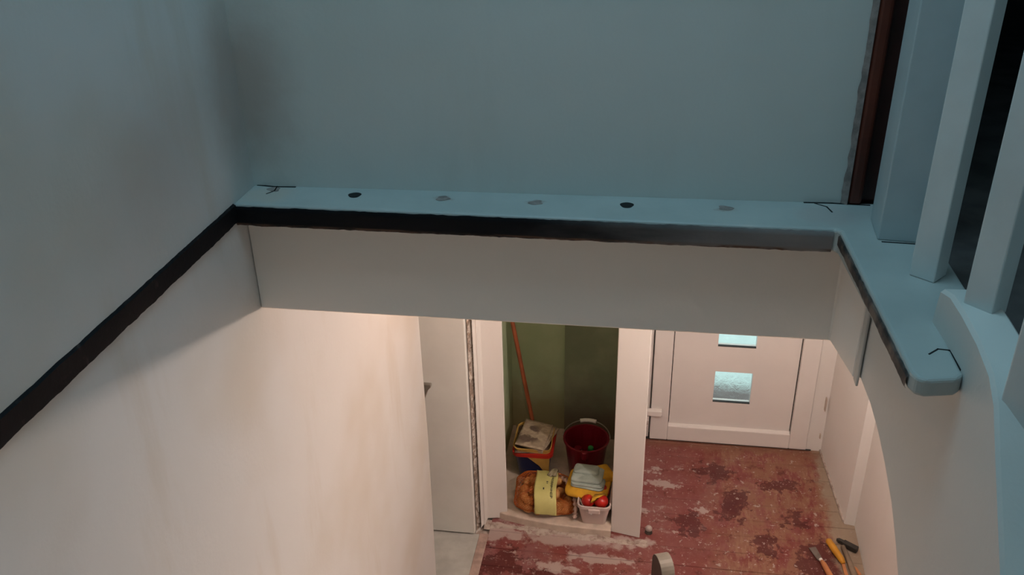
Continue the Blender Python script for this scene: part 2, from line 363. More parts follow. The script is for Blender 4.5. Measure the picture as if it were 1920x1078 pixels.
# panel with three square openings, built from strips
px0, px1 = .462, .682; zs = [(.305, .525), (.70, .92), (1.095, 1.315), (1.49, 1.71)]
pb = bmesh.new(); yA, yB = 4.694, 4.738
box(.209, px0, yA, yB, .126, 1.892, 0, 1, pb); box(px1, .936, yA, yB, .126, 1.892, 0, 1, pb)
zz = .126
for a, c_ in zs: box(px0, px1, yA, yB, zz, a, 0, 1, pb); zz = c_
box(px0, px1, yA, yB, zz, 1.892, 0, 1, pb)
bmesh.ops.remove_doubles(pb, verts=pb.verts, dist=1e-5)
pn = part('door_panel', pb, MAT['pvc'], d1)
for a, c_ in zs:
    part('pane', box(px0-.004, px1+.004, 4.712, 4.718, a-.004, c_+.004), MAT['glass'], d1)
    part('pane_seal', box(px0, px1, 4.6935, 4.711, a, a+.005), MAT['groove'], d1)
hg = part('hinge', box(.066, .162, 4.632, 4.668, .207, .246, .005, 2), MAT['pvc'], d1)
part('hinge', tube([(.074, 4.658, .13), (.074, 4.658, .207)], .012, 12), MAT['pvc'], d1, True)
part('threshold', box(.02, 1.08, 4.68, 4.80, -.04, .008, .003, 1), MAT['groove'], d1)
# outside, seen through the panes
struct(obj('floor_outside', box(-4, 5, 4.95, 12, -.25, -.12), MAT['outpave']), 'pale paving outside the entrance door', 'ground')
struct(obj('floor_doorstep', prism([(-.3, 4.80), (1.5, 4.80), (1.5, 5.36), (-.3, 5.52)], -.25, -.055), MAT['outstep']), 'grey doorstep outside the entrance door', 'ground')

# upper enclosure with the roof window
struct(obj('wall_rear', box(-1.17, 2.3, -2.0, -1.8, -.1, 5.3), MAT['white']), 'stairwell wall behind the viewer', 'wall')
struct(obj('wall_upper_right', box(2.3, 2.5, -2.0, 4.95, ZC, 5.3), MAT['white']), 'far right upstairs wall', 'wall')
struct(obj('wall_stair_right', box(1.215, 2.3, -2.0, 1.455, ZC, 5.3), MAT['white']), 'wall beyond the stairs on the right', 'wall')
cu = bmesh.new()
wx0, wx1, wy0, wy1 = -.70, .26, .70, 1.86
for bx in ((-1.17, wx0, -2, 4.95), (wx1, 2.5, -2, 4.95), (wx0, wx1, -2, wy0), (wx0, wx1, wy1, 4.95)): box(*bx, 5.30, 5.45, 0, 1, cu)
struct(obj('ceiling_upper', cu, MAT['white']), 'upstairs ceiling with the roof window', 'ceiling')
w1 = struct(empty('window_1', (-.22, 1.28, 5.3)), 'roof window above the stairwell', 'window')
part('window_pane', box(wx0, wx1, wy0, wy1, 5.42, 5.43), MAT['glass'], w1)
for bx in ((wx0, wx0+.05, wy0, wy1), (wx1-.05, wx1, wy0, wy1), (wx0+.05, wx1-.05, wy0, wy0+.05), (wx0+.05, wx1-.05, wy1-.05, wy1)): part('window_frame', box(*bx, 5.36, 5.42), MAT['pvc'], w1)
# dark room behind the landing
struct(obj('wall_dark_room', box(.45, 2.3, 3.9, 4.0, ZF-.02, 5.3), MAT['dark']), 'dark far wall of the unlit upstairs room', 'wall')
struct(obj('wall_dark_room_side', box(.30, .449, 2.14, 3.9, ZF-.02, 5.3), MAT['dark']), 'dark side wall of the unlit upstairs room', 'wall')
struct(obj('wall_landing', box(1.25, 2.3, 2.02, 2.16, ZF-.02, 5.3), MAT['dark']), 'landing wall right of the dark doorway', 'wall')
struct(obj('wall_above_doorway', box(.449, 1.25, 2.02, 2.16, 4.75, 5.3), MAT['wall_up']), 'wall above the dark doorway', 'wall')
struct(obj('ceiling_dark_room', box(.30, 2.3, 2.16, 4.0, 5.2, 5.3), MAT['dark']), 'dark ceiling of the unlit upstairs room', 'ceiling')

# ------------------------------------------------------------------ the ledge around the stair opening
led = struct(empty('trim_4', (0, 1.9, ZF-.055)), 'grey-blue painted ledge board with holes and dark front edge', 'ledge')
inner = [(XL-.002, 1.866), (.405, 1.861), (.414, 1.850), (.432, 1.300), (.437, 1.283), (.452, 1.276), (.500, 1.286), (.513, 1.300)]
outer = [(.514, 1.47), (.60, 1.475), (.60, 2.02), (.449, 2.016), (XL-.002, 1.992)]
lbm = prism(inner + outer, ZF-.055, ZF, 'z', .007, 3)
for v in lbm.verts:   # the arm along the stairs thins towards its rounded end
    if v.co.z < ZF-.02 and v.co.y < 1.4: v.co.z += .020
part('ledge_board', lbm, MAT['ledge'], led)
# dark face of the nosing, a thin strip proud of the board
def stripf(path, z0, z1, off, seed, jag=.002):
    P = [Vector((x, y_, 0)) for x, y_ in path]; L = [0]
    for a, c_ in zip(P, P[1:]): L.append(L[-1] + (c_-a).length)
    def f(u, v):
        s = u*L[-1]; i = 0
        while i < len(P)-2 and s > L[i+1]: i += 1
        t = (s-L[i])/(L[i+1]-L[i]); p = P[i].lerp(P[i+1], min(1, t)); d = (P[i+1]-P[i]).normalized(); nn = Vector((d.y, -d.x, 0))
        edge = 4*v*(1-v); j = (mnoise.noise((s*22, seed, v)) + .6*mnoise.noise((s*70, seed, v)))*jag
        z_ = z0 + (z1-z0)*v + (j if v > .8 or v < .2 else 0)
        q = p + nn*(off*min(1, edge*2.2) + .0008)
        return (q.x, q.y, z_)
    return f
nb = grid_face(stripf([(XL+.001, 1.866), (.402, 1.861)], ZF-.055, ZF-.006, .004, 1, .0022), 200, 8)
part('nosing_face', nb, MAT['nosing'], led, True)
nb = grid_face(stripf([(.414, 1.848), (.4315, 1.30)], ZF-.034, ZF-.009, .003, 2, .003), 90, 8)
part('nosing_side', nb, MAT['wornedge'], led, True)
for hx, hy in ((-.694, 1.947), (-.044, 1.949)):
    h = loft([[(hx + .0155*math.cos(a)*(1+.12*math.sin(3*a+hx)), hy + .0165*math.sin(a), zz_) for a in [k*math.pi/9 for k in range(18)]] for zz_ in (ZF-.01, ZF+.0009)])
    part('bolt_hole', h, MAT['hole'], led)
for hx, hy in ((-.478, 1.948), (-.254, 1.944), (.178, 1.955), (-.905, 1.965)):
    h = loft([[(hx + .016*math.cos(a)*(1+.25*math.sin(3*a+hx*9)), hy + .014*math.sin(a)*(1+.2*math.cos(2*a+hx*5)), zz_) for a in [k*math.pi/9 for k in range(18)]] for zz_ in (ZF-.01, ZF+.0008)])
    part('filled_hole', h, MAT['filler'], led)
def crack(pts, w=.0016):
    bb = bmesh.new()
    for (a, c_) in zip(pts, pts[1:]):
        a = Vector((*a, 0)); c_ = Vector((*c_, 0)); d = (c_-a).normalized(); nn = Vector((-d.y, d.x, 0))*w
        prism([(a-nn-d*w).xy, (c_-nn+d*w).xy, (c_+nn+d*w).xy, (a+nn-d*w).xy], ZF-.004, ZF+.0008, 'z', 0, 1, bb)
    return bb
part('crack', crack([(-.955, 1.988), (-.91, 1.982), (-.86, 1.985)], .003), MAT['hole'], led)
part('crack', crack([(-.905, 1.985), (-.90, 1.955), (-.912, 1.935)]), MAT['hole'], led)
part('crack', crack([(.36, 2.006), (.42, 2.008), (.50, 2.004)], .003), MAT['hole'], led)
part('crack', crack([(.382, 2.003), (.405, 1.985), (.412, 1.955)]), MAT['hole'], led)
part('crack', crack([(.49, 1.803), (.56, 1.798)], .0022), MAT['hole'], led)
part('crack', crack([(.513, 1.44), (.5125, 1.315)], .0022), MAT['hole'], led)
part('crack', crack([(.512, 1.372), (.492, 1.374), (.474, 1.356)], .0014), MAT['hole'], led)

# black stripe on the left wall at floor level
def lst(u, v):
    yy = -1.0 + 2.864*u; z_ = 2.650 + .052*v + (mnoise.noise((yy*16, v, 0)) + .7*mnoise.noise((yy*60, v, 0)))*(.0022 if v < .5 else .0014)
    return (XL + (.006 if .05 < v < .95 else -.002), yy, z_)
struct(obj('trim_5', grid_face(lst, 520, 10), MAT['stripe']), 'black stripe running along the left wall at floor level', 'trim')

# brown door frame at the dark doorway
bt = struct(obj('trim_6', box(.453, .484, 2.001, 2.15, ZF, 4.75, .009, 3), MAT['brown']), 'red-brown varnished door frame at the end of the upper wall', 'door frame')
obj('rebate', box(.4845, .56, 2.03, 2.15, ZF, 4.75, .004, 2), plain('dark_brown_varnish', (.045, .011, .008), .45, .3, 7, .1), bt)
def rough_edge(u, v):
    z_ = ZF + u*1.6; w = .012 + .005*mnoise.noise((z_*9, 0, 0)) + .003*mnoise.noise((z_*40, 0, 0))
    return (.452 - w*(1-v), 2.010 - .010*v + .0005, z_)
obj('bare_plaster_joint', grid_face(rough_edge, 160, 4), MAT['filler'], bt)

# ------------------------------------------------------------------ staircase on the right
st = empty('staircase', (.7, .8, 0)); tag(st, 'pale grey painted winding staircase descending on the right', 'staircase')
# (x, y, ztop, zbottom) along the inner face of the string
prof = [(.473, 1.757, 2.645, 2.408), (.477, 1.73, 2.645, 2.404), (.486, 1.66, 2.645, 2.388), (.493, 1.60, 2.645, 2.364), (.499, 1.54, 2.645, 2.332), (.506, 1.47, 2.70, 2.285), (.5065, 1.462, 2.768, 2.278),
        (.509, 1.42, 2.779, 2.244), (.511, 1.36, 2.778, 2.193), (.512, 1.28, 2.773, 2.11), (.512, 1.21, 2.760, 2.03), (.512, 1.17, 2.735, 1.98), (.511, 1.12, 2.680, 1.92), (.511, 1.01, 2.556, 1.79),
        (.508, .85, 2.38, 1.61), (.49, .65, 2.17, 1.40), (.44, .45, 1.98, 1.20), (.34, .28, 1.82, 1.03)]
rings = []
TH = .072
for i, (x, y_, zt, zb) in enumerate(prof):
    a = Vector(prof[max(i-1, 0)][:2]); c_ = Vector(prof[min(i+1, len(prof)-1)][:2]); d = (c_-a).normalized(); nn = Vector((-d.y, d.x))  # towards +x
    if nn.x < 0: nn = -nn
    q = Vector((x, y_)) + nn*TH; e = .006
    ins = Vector((x, y_)) + nn*e; ous = Vector((x, y_)) + nn*(TH-e)
    rings.append([(x, y_, zb+e), (x, y_, zt-e), (ins.x, ins.y, zt), (ous.x, ous.y, zt), (q.x, q.y, zt-e), (q.x, q.y, zb+e), (ous.x, ous.y, zb), (ins.x, ins.y, zb)])
MAT['string'] = plaster('string_paint', (.66, .64, .60), (.60, .56, .51), .25, None, .5)
so = part('stringer', loft(rings), MAT['string'], st, True)
so.data.set_sharp_from_angle(angle=.45)
# groove where the string meets the floor edge
part('joint', box(.4685, .4745, 1.728, 1.759, ZC-.002, ZF-.06, .003, 2), plain('joint_paint', (.52, .50, .46), .6, .05, 9, .1), st)
for k in range(7):
    z_ = ZF - .012 - .195*(k+1); y1 = 1.455 - .19*k
    part('tread', box(.584, 1.20, y1-.24, y1, z_-.04, z_, .008, 2), MAT['tread'], st)
    part('riser', box(.584, 1.20, y1-.012, y1+.006, z_, z_+.155), MAT['tread'], st)

# unseen lower flight along the left wall, added pale to bounce light upward
lf = empty('staircase', (-.4, 2.4, 0)); tag(lf, 'unseen lower flight of pale stairs added to bounce light upward', 'staircase')
for k in range(8):
    z_ = .185*(k+1); y1 = 2.60 - .27*k
    part('tread', box(XL+.004, .10, y1-.30, y1, z_-.04, z_, .008, 2), MAT['bounce_tread'], lf)
    part('riser', box(XL+.004, .10, y1-.035, y1-.02, z_-.183, z_-.042), MAT['bounce_tread'], lf)

# balusters and newel
rail = empty('stair_railing', (.55, 1.6, ZF)); tag(rail, 'pale grey square-post stair railing at the right edge', 'railing')
nw = part('newel_post', prism([(.481, 1.812), (.568, 1.802), (.574, 1.914), (.488, 1.922)], ZF, 3.78, 'z', .003, 2), MAT['newel'], rail)
nw['label'] = 'thick pale grey newel post against the brown frame'
def sq(cx_, cy_, s, ang, z0, z1):
    c4 = [(cx_ + s*.7071*math.cos(ang + math.pi/4 + k*math.pi/2), cy_ + s*.7071*math.sin(ang + math.pi/4 + k*math.pi/2)) for k in range(4)]
    return prism(c4, z0, z1, 'z', .0025, 2)
for (bx_, by_, z0, z1, ang, s) in ((.5425, 1.655, ZF, 3.68, -40, .050), (.556, 1.395, 2.765, 3.68, -46, .049), (.556, 1.175, 2.66, 3.52, -46, .049), (.553, .965, 2.45, 3.31, -46, .049)):
    part('baluster', sq(bx_, by_, s, math.radians(ang), z0, z1), MAT['grey_paint'], rail)
part('handrail', loft([rrect(0, 0, .032, .028, 0, .012, 3)]) if False else tube([(.52, 1.87, 3.72), (.548, 1.64, 3.70), (.556, 1.40, 3.69), (.556, 1.17, 3.53), (.553, .96, 3.32), (.54, .78, 3.13)], .032, 14), MAT['grey_paint'], rail, True)

# lower newel with rounded top at the foot of the stairs
pn_ = [(2.79, -.002)] + [(2.735 + .055*math.cos(math.pi*k/12), .83 + .055*math.sin(math.pi*k/12)) for k in range(13)] + [(2.68, -.002)]
MAT['post_dark'] = plain('dark_brown_side', (.05, .025, .02), .6, .2, 12, .1)
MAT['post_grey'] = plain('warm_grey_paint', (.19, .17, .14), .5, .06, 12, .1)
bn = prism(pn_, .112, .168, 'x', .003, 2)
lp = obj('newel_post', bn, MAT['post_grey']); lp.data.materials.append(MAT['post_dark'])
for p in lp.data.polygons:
    if p.normal.x < -.45: p.material_index = 1  # faces pointing left take the darker brown
for v in lp.data.vertices:
    x, yy = v.co.x-.14, v.co.y-2.735; v.co.x = .142 + x*math.cos(.36) - yy*math.sin(.36); v.co.y = 2.735 + x*math.sin(.36) + yy*math.cos(.36)
tag(lp, 'short rounded grey post top with a dark side at the bottom edge', 'post')

# ------------------------------------------------------------------ warm hall pendant and an added fill bulb (both hidden by the header)
def pendant(LX, LY, LZ, col, power, label):
    lamp = empty('pendant_lamp', (LX, LY, ZC)); tag(lamp, label, 'lamp', 'pendant lamps in the hall')
    part('ceiling_rose', loft([circ(LX, LY, .045, ZC, 20), circ(LX, LY, .04, ZC-.02, 20), circ(LX, LY, .008, ZC-.035, 20)]), MAT['pvc'], lamp, True)
    part('cord', tube([(LX, LY, ZC-.03), (LX, LY, LZ+.12)], .003, 8), MAT['pvc'], lamp)
    part('socket', loft([circ(LX, LY, .012, LZ+.13, 16), circ(LX, LY, .018, LZ+.12, 16), circ(LX, LY, .018, LZ+.06, 16)]), MAT['groove'], lamp, True)
    mb = bpy.data.materials.new('lit_bulb'); mb.use_nodes = True; nt = mb.node_tree; nt.nodes.remove(nt.nodes['Principled BSDF'])
    em = nt.nodes.new('ShaderNodeEmission'); em.inputs[0].default_value = (*col, 1); nt.links.new(em.outputs[0], nt.nodes['Material Output'].inputs[0])
    em.inputs[1].default_value = power
    part('bulb', loft([circ(LX, LY, .010, LZ+.06, 16), circ(LX, LY, .014, LZ+.02, 16), circ(LX, LY, .018, LZ, 16), circ(LX, LY, .014, LZ-.014, 16), circ(LX, LY, .004, LZ-.020, 16)]), mb, lamp, True)
pendant(-.50, 3.12, 2.035, LAMP_COLOR, LAMP_POWER, 'bare warm bulb hanging near the left hall wall behind the header')
pendant(.80, 2.86, 2.115, FILL_COLOR, FILL_POWER, 'unseen bulb added behind the header as neutral fill for the hall')

# ------------------------------------------------------------------ things in the closet
CF = .045
# broomstick
MAT['broom'] = plain('orange_brown_wood', (.33, .085, .03), .5, .2, 12, .1)
bp = [Vector((-.566, 4.375, CF)), Vector((-.610, 4.392, .30)), Vector((-.7215, 4.452, .90)), Vector((-.7475, 4.466, 1.04)), Vector((-.749, 4.467, 1.05))]
bs = obj('broomstick', tube(bp, [.0125, .0125, .0125, .0125, .006], 12), MAT['broom'], None, True); tag(bs, 'long orange-brown wooden stick leaning in the closet corner', 'broomstick')

# blue bin with red rim, yellow liner
MAT['blue'] = plain('dark_blue_plastic', (.018, .024, .085), .4, .1, 10, 0); MAT['red'] = plain('bright_red_plastic', (.42, .018, .012), .38, .08, 10, 0)
MAT['yellowbag'] = plain('ochre_paper', (.50, .30, .07), .65, .12, 14, .3)
bx, by = -.575, 4.25
bin_ = empty('bin', (bx, by, CF)); tag(bin_, 'dark blue bin with red rim and ochre liner, holding newspapers', 'bin')
part('body', loft([rrect(bx, by, .082, .095, CF, .03), rrect(bx, by, .108, .128, .235, .035), rrect(bx, by, .102, .122, .235, .035), rrect(bx, by, .078, .09, CF+.01, .03)], None, True, True), MAT['blue'], bin_)
part('rim', loft([rrect(bx, by, .108, .128, .228, .035), rrect(bx, by, .119, .139, .230, .04), rrect(bx, by, .119, .139, .252, .04), rrect(bx, by, .104, .124, .252, .035), rrect(bx, by, .104, .124, .228, .035)], None, False, False), MAT['red'], bin_)
ln = loft([rrect(bx, by, .101, .121, .20, .035), rrect(bx, by, .103, .123, .258, .035), rrect(bx-.004, by+.004, .112, .130, .275, .035), rrect(bx-.004, by+.004, .107, .125, .276, .035), rrect(bx, by, .097, .117, .20, .035)], None, False, False)
for v in ln.verts:
    if v.co.z > .26: v.co.z += .010*mnoise.noise(v.co*25); v.co.y += .008*mnoise.noise(v.co*31)
lin_ = part('liner', ln, MAT['yellowbag'], bin_)
part('liner_flap', prism([(bx-.035, .232), (bx+.101, .232), (bx+.092, .075), (bx+.083, .085), (bx+.04, .160)], 4.104, 4.107, 'y'), MAT['yellowbag'], lin_)
# keep the flap on the sloping front of the bin
fo = [c_ for c_ in lin_.children if c_.name.startswith('liner_flap')][0]
for v in fo.data.vertices: v.co.y = (4.118 if v.co.y < 4.1055 else 4.1215) + (.232 - v.co.z)*.166

# newspapers
m = M('newsprint', .85); c = m.mix(m.ramp(m.noise(30, 4), .35, .7), (.50, .40, .29), (.38, .29, .21))
pic = m.math('MULTIPLY', m.ramp(m.noise(13, 3, .5), .50, .60), m.blob((-.62, 4.25, .3), .11, .05, (1, .8, .4), 10, .5)); c = m.mix(m.math('MULTIPLY', pic, .9), c, (.10, .06, .045))
ln_ = m.ramp(m.noise(120, 1, .5, m.mapping((.25, 1, 1))), .5, .6, 0, .3); c = m.mix(ln_, c, (.2, .16, .13)); m.color(c); MAT['news'] = m.m
MAT['newsdark'] = plain('dark_printed_page', (.13, .085, .06), .8, .5, 30, .1)
def paper(cx_, cy_, z_, ang, hx, hy, tiltx, mat, label):
    def f(u, v):
        x = (u-.5)*2*hx; yy = (v-.5)*2*hy; zz_ = .006*math.cos(u*3) + tiltx*yy + .003*mnoise.noise((u*3+cx_*9, v*3, z_))
        return (cx_ + x*math.cos(ang) - yy*math.sin(ang), cy_ + x*math.sin(ang) + yy*math.cos(ang), z_ + zz_)
    bb = grid_face(f, 12, 12); r = bmesh.ops.extrude_face_region(bb, geom=list(bb.faces))
    for e in r['geom']:
        if isinstance(e, bmesh.types.BMVert): e.co.z += .005
    o = obj('newspaper', bb, mat, None, True); return tag(o, label, 'newspaper', 'newspapers on the blue bin')
paper(-.585, 4.250, .252, .10, .103, .128, .03, MAT['newsdark'], 'dark printed newspaper at the bottom of the pile on the bin')
paper(-.560, 4.262, .268, -.30, .085, .125, .02, MAT['news'], 'newspaper poking out to the right in the pile on the bin')
paper(-.566, 4.255, .279, -.22, .083, .125, .01, MAT['news'], 'second newspaper from the top of the pile on the bin')
paper(-.578, 4.250, .290, -.13, .083, .125, .0, MAT['news'], 'topmost folded newspaper with a dark picture on the bin')

# red bucket
MAT['redbucket'] = plain('crimson_plastic', (.17, .006, .016), .3, .08, 8, 0)
rx, ry, rz = -.275, 4.265, .285
rb = empty('bucket', (rx, ry, CF)); tag(rb, 'round crimson bucket with a white handle grip at the closet back', 'bucket')
part('body', loft([circ(rx, ry, .098, CF, 36), circ(rx, ry, .126, rz-.01, 36), circ(rx, ry, .135, rz-.008, 36), circ(rx, ry, .135, rz, 36), circ(rx, ry, .124, rz, 36), circ(rx, ry, .095, CF+.008, 36)]), MAT['redbucket'], rb, False)
part('spout', prism([(rx-.022, ry-.128), (rx+.022, ry-.128), (rx+.010, ry-.150), (rx-.010, ry-.150)], rz-.05, rz-.001, 'z', .004, 2), MAT['redbucket'], rb)
hp = [(rx + .137*math.cos(a), ry + .150*math.sin(a), rz + .006 + .012*math.sin(a)) for a in [math.pi*k/18 for k in range(19)]]
hd = part('handle', tube(hp, .003, 8), MAT['steel'], rb, True)
part('grip', tube(hp[7:12], .0115, 12), MAT['pvc'], hd, True)
# bottle lying in the red bucket
MAT['bottle'] = plain('dark_green_plastic', (.020, .028, .018), .3, .1, 10, 0); MAT['cap'] = plain('green_cap_plastic', (.03, .30, .075), .4, .05, 10, 0)
bo = empty('bottle', (rx+.02, ry+.02, CF+.01)); tag(bo, 'dark bottle with a bright green cap inside the crimson bucket', 'bottle')
bx2, by2 = rx+.030, ry+.012
part('body', loft([circ(bx2, by2+.02, .036, CF+.01, 20), circ(bx2, by2+.01, .038, CF+.10, 20), circ(bx2, by2, .030, CF+.13, 20), circ(bx2-.002, by2-.008, .014, CF+.15, 20)]), MAT['bottle'], bo, True)
part('cap', loft([circ(bx2-.002, by2-.008, .0165, CF+.148, 20), circ(bx2-.003, by2-.010, .0165, CF+.172, 20), circ(bx2-.003, by2-.010, .0135, CF+.176, 20)]), MAT['cap'], bo)
MAT['clear'] = plain('cloudy_plastic', (.42, .30, .28), .25, .1, 10, 0)
jr = empty('jar', (rx-.055, ry+.02, CF+.01)); tag(jr, 'small cloudy container beside the bottle in the crimson bucket', 'container')
part('body', loft([circ(rx-.050, ry+.03, .022, CF+.01, 18), circ(rx-.050, ry+.03, .026, CF+.12, 18), circ(rx-.050, ry+.03, .02, CF+.13, 18)]), MAT['clear'], jr)
part('lid', loft([circ(rx-.050, ry+.03, .021, CF+.13, 18), circ(rx-.050, ry+.03, .021, CF+.142, 18)]), MAT['redbucket'], jr)

# white square bucket
m = M('milky_plastic', .35); m.color((.66, .55, .52)); m.b.inputs['Subsurface Weight'].default_value = .2; m.b.inputs['Subsurface Radius'].default_value = (.01, .008, .006); MAT['milky'] = m.m
qx, qy, qz = -.196, 3.890, .190
wb = empty('bucket', (qx, qy, CF)); tag(wb, 'milky white square bucket with cloths on top at the closet front', 'bucket')
part('body', loft([rrect(qx, qy, .064, .076, CF, .022), rrect(qx, qy, .086, .105, qz-.02, .03), rrect(qx, qy, .091, .110, qz-.018, .032), rrect(qx, qy, .091, .110, qz, .032), rrect(qx, qy, .084, .103, qz, .03), rrect(qx, qy, .061, .073, CF+.008, .022)]), MAT['milky'], wb)
part('tab', box(qx-.030, qx+.034, qy-.119, qy-.106, qz-.038, qz-.012, .004, 2), MAT['milky'], wb)
hp = [(qx - .094 + .16*t - .02*math.sin(math.pi*t), qy + .01 - .135*math.sin(math.pi*t*.62), qz - .005 - .035*math.sin(math.pi*t*.8)) for t in [k/14 for k in range(10)]]
part('handle', tube(hp, .0042, 8), MAT['pvc'], wb, True)
MAT['tom'] = plain('glossy_red_skin', (.50, .016, .010), .3, .12, 12, 0)
def ball(name, c, r, sq_, mat, seed, sub=3):
    bb = bmesh.new(); bmesh.ops.create_icosphere(bb, subdivisions=sub, radius=1)
    for v in bb.verts:
        k = 1 + .10*mnoise.noise(v.co*1.3 + Vector((seed, seed*.7, 0))); v.co = Vector((c[0] + v.co.x*r*k*sq_[0], c[1] + v.co.y*r*k*sq_[1], c[2] + v.co.z*r*k*sq_[2]))
    return obj(name, bb, mat, None, True)
for c_, r, lab in (((qx-.034, qy-.052, qz-.006), .036, 'round red ball showing on the left in the white bucket'), ((qx+.036, qy-.050, qz-.002), .039, 'largest round red ball showing at the right front of the white bucket'), ((qx+.040, qy+.03, qz+.004), .038, 'round red ball at the back right of the white bucket')):
    tag(ball('red_ball', c_, r, (1, 1, .95), MAT['tom'], r*100), lab, 'ball', 'red balls in the white bucket')
# cloths
MAT['yellow'] = plain('yellow_cloth', (.62, .33, .02), .85, .15, 18, .5); MAT['greycloth'] = plain('grey_green_cloth', (.36, .42, .38), .9, .12, 16, .6)
def cloth_layer(bb, cx_, cy_, hx, hy, z_, th, ang, seed, droop=0, n=9):
    R = []
    for (s_, dz) in ((.96, 0), (1, th*.3), (1, th*.7), (.95, th)):
        r = []
        for p in rrect(0, 0, hx*s_, hy*s_, 0, min(hx, hy)*.35, n):
            k = 1 + .05*mnoise.noise((p[0]*30 + seed, p[1]*30, seed)); x, yy = p[0]*k, p[1]*k
            r.append((cx_ + x*math.cos(ang) - yy*math.sin(ang), cy_ + x*math.sin(ang) + yy*math.cos(ang), z_ + dz + .006*mnoise.noise((p[0]*18, p[1]*18, seed)) - droop*max(0, -yy/hy)**2))
        R.append(r)
    # close the top with an inner grid-like ring for soft dents
    def inner(s_, dz):
        return [(cx_ + (p[0]-cx_)*s_, cy_ + (p[1]-cy_)*s_, z_ + th + dz + .010*mnoise.noise((p[0]*25, p[1]*25, seed)) - droop*.4*max(0, -(p[1]-cy_)*s_/hy)**2) for p in R[-1]]
    R.append(inner(.7, .003)); R.append(inner(.35, .005))
    return loft(R, bb)
bb = cloth_layer(bmesh.new(), qx-.040, qy+.060, .118, .100, qz+.012, .024, -.14, 3, .026)
yc = empty('cloth', (qx, qy+.03, qz)); tag(yc, 'yellow cloth spread over the white bucket under the grey cloth', 'cloth')
part('cloth_sheet', bb, MAT['yellow'], yc, True)
part('hanging_corner', loft([[(qx+0.002, qy-.050, qz+0.034), (qx+0.060, qy-.035, qz+0.034), (qx+0.060, qy-.030, qz+0.038), (qx+0.002, qy-.045, qz+0.040)], [(qx+-0.010, qy-.080, qz+0.036), (qx+0.032, qy-.066, qz+0.038), (qx+0.032, qy-.062, qz+0.042), (qx+-0.010, qy-.075, qz+0.042)], [(qx+-0.020, qy-.094, qz+0.016), (qx+-0.006, qy-.092, qz+0.018), (qx+-0.006, qy-.089, qz+0.020), (qx+-0.020, qy-.090, qz+0.020)]]), MAT['yellow'], yc, True)
part('rear_fold', cloth_layer(bmesh.new(), qx+.030, qy+.120, .055, .06, qz+.025, .04, .5, 8), MAT['yellow'], yc, True)
gc = empty('cloth', (qx-.01, qy+.04, qz+.035)); tag(gc, 'folded grey-green cloth on top of the yellow cloth', 'cloth')
for i, (dx, dy, hx, hy, z_, th, a) in enumerate(((.002, .028, .092, .074, .034, .014, -.14), (-.002, .031, .091, .074, .047, .014, -.10), (-.006, .040, .086, .068, .060, .018, -.06))):
    part('fold', cloth_layer(bmesh.new(), qx-.040+dx, qy+.035+dy, hx, hy, qz+z_, th, a, 11+i*3), MAT['greycloth'], gc, True)
part('top_lump', cloth_layer(bmesh.new(), qx-.056, qy+.100, .068, .040, qz+.076, .018, -.05, 31), MAT['greycloth'], gc, True)

# potato sack
m = M('potato_skin', .7); c = m.mix(m.ramp(m.noise(25, 4), .35, .7), (.50, .22, .06), (.66, .36, .13)); m.color(c); m.bump(m.noise(60), .3, .002); MAT['potato'] = m.m
MAT['net'] = plain('orange_net', (.48, .11, .012), .6, .1, 20, 0); MAT['label'] = plain('pale_yellow_paper', (.58, .54, .20), .6, .07, 12, .1)
MAT['paleplastic'] = plain('pale_pink_net_end', (.52, .36, .30), .6, .12, 20, .2); MAT['ink'] = plain('black_ink', (.03, .03, .02), .7, 0, 5, 0)
sx, sy = -.472, 3.968; HX, HY, HZ = .182, .150, .128
def shell(a, t, g=1.0):
    """lumpy pillow, a around, t 0..1 bottom to top"""
    ph = (t-.5)*math.pi; c_ = max(0, math.cos(ph))**.55; ca, sa = math.cos(a), math.sin(a)
    x = abs(ca)**.52*(1 if ca > 0 else -1); yy = abs(sa)**.52*(1 if sa > 0 else -1)
    k = 1 + .07*mnoise.noise((ca*2.2, sa*2.2, t*3))
    h = HZ*(1 - .42*max(0, x)**1.5)
    return Vector((sx + x*HX*c_*k*g, sy + yy*HY*c_*k*g, CF + .004 + h*(.5 + .5*math.sin(ph))*(1 + .05*mnoise.noise((ca*3, sa*3, 4)))*g))
pot = []
for lvl, (zz_, sc, n) in enumerate(((.030, .78, 15), (.075, .70, 13), (.105, .40, 7), (.035, .38, 6))):
    for k in range(n):
        a = 2*math.pi*(k + .5*lvl)/n; ca, sa = math.cos(a), math.sin(a)
        x = abs(ca)**.6*(1 if ca > 0 else -1)*HX*sc; yy = abs(sa)**.6*(1 if sa > 0 else -1)*HY*sc
        if x > .06 and zz_ > .07: zcur = zz_*.72
        else: zcur = zz_
        pot.append((sx + x, sy + yy, CF + zcur))
base_me = []
for i in range(5):
    bb = bmesh.new(); bmesh.ops.create_icosphere(bb, subdivisions=2, radius=1)
    for v in bb.verts: v.co = Vector((v.co.x*.032, v.co.y*.026, v.co.z*.025))*(1 + .14*mnoise.noise(v.co*1.5 + Vector((i*3.1, 0, 0))))
    me = bpy.data.meshes.new('potato'); bb.to_mesh(me); bb.free(); me.materials.append(MAT['potato'])
    for p in me.polygons: p.use_smooth = True
    base_me.append(me)
for i, p in enumerate(pot):
    o = bpy.data.objects.new('potato', base_me[i % 5]); COL.objects.link(o); o.location = p
    o.rotation_euler = (random.uniform(-.5, .5), random.uniform(-.4, .4), random.uniform(0, 6.28))
    tag(o, 'yellow-brown potato inside the orange net sack', 'potato', 'potatoes in the orange net sack')
sk = empty('potato_sack', (sx, sy, CF)); tag(sk, 'orange net sack of potatoes with a pale yellow paper band', 'sack')
NA, NT = 64, 22
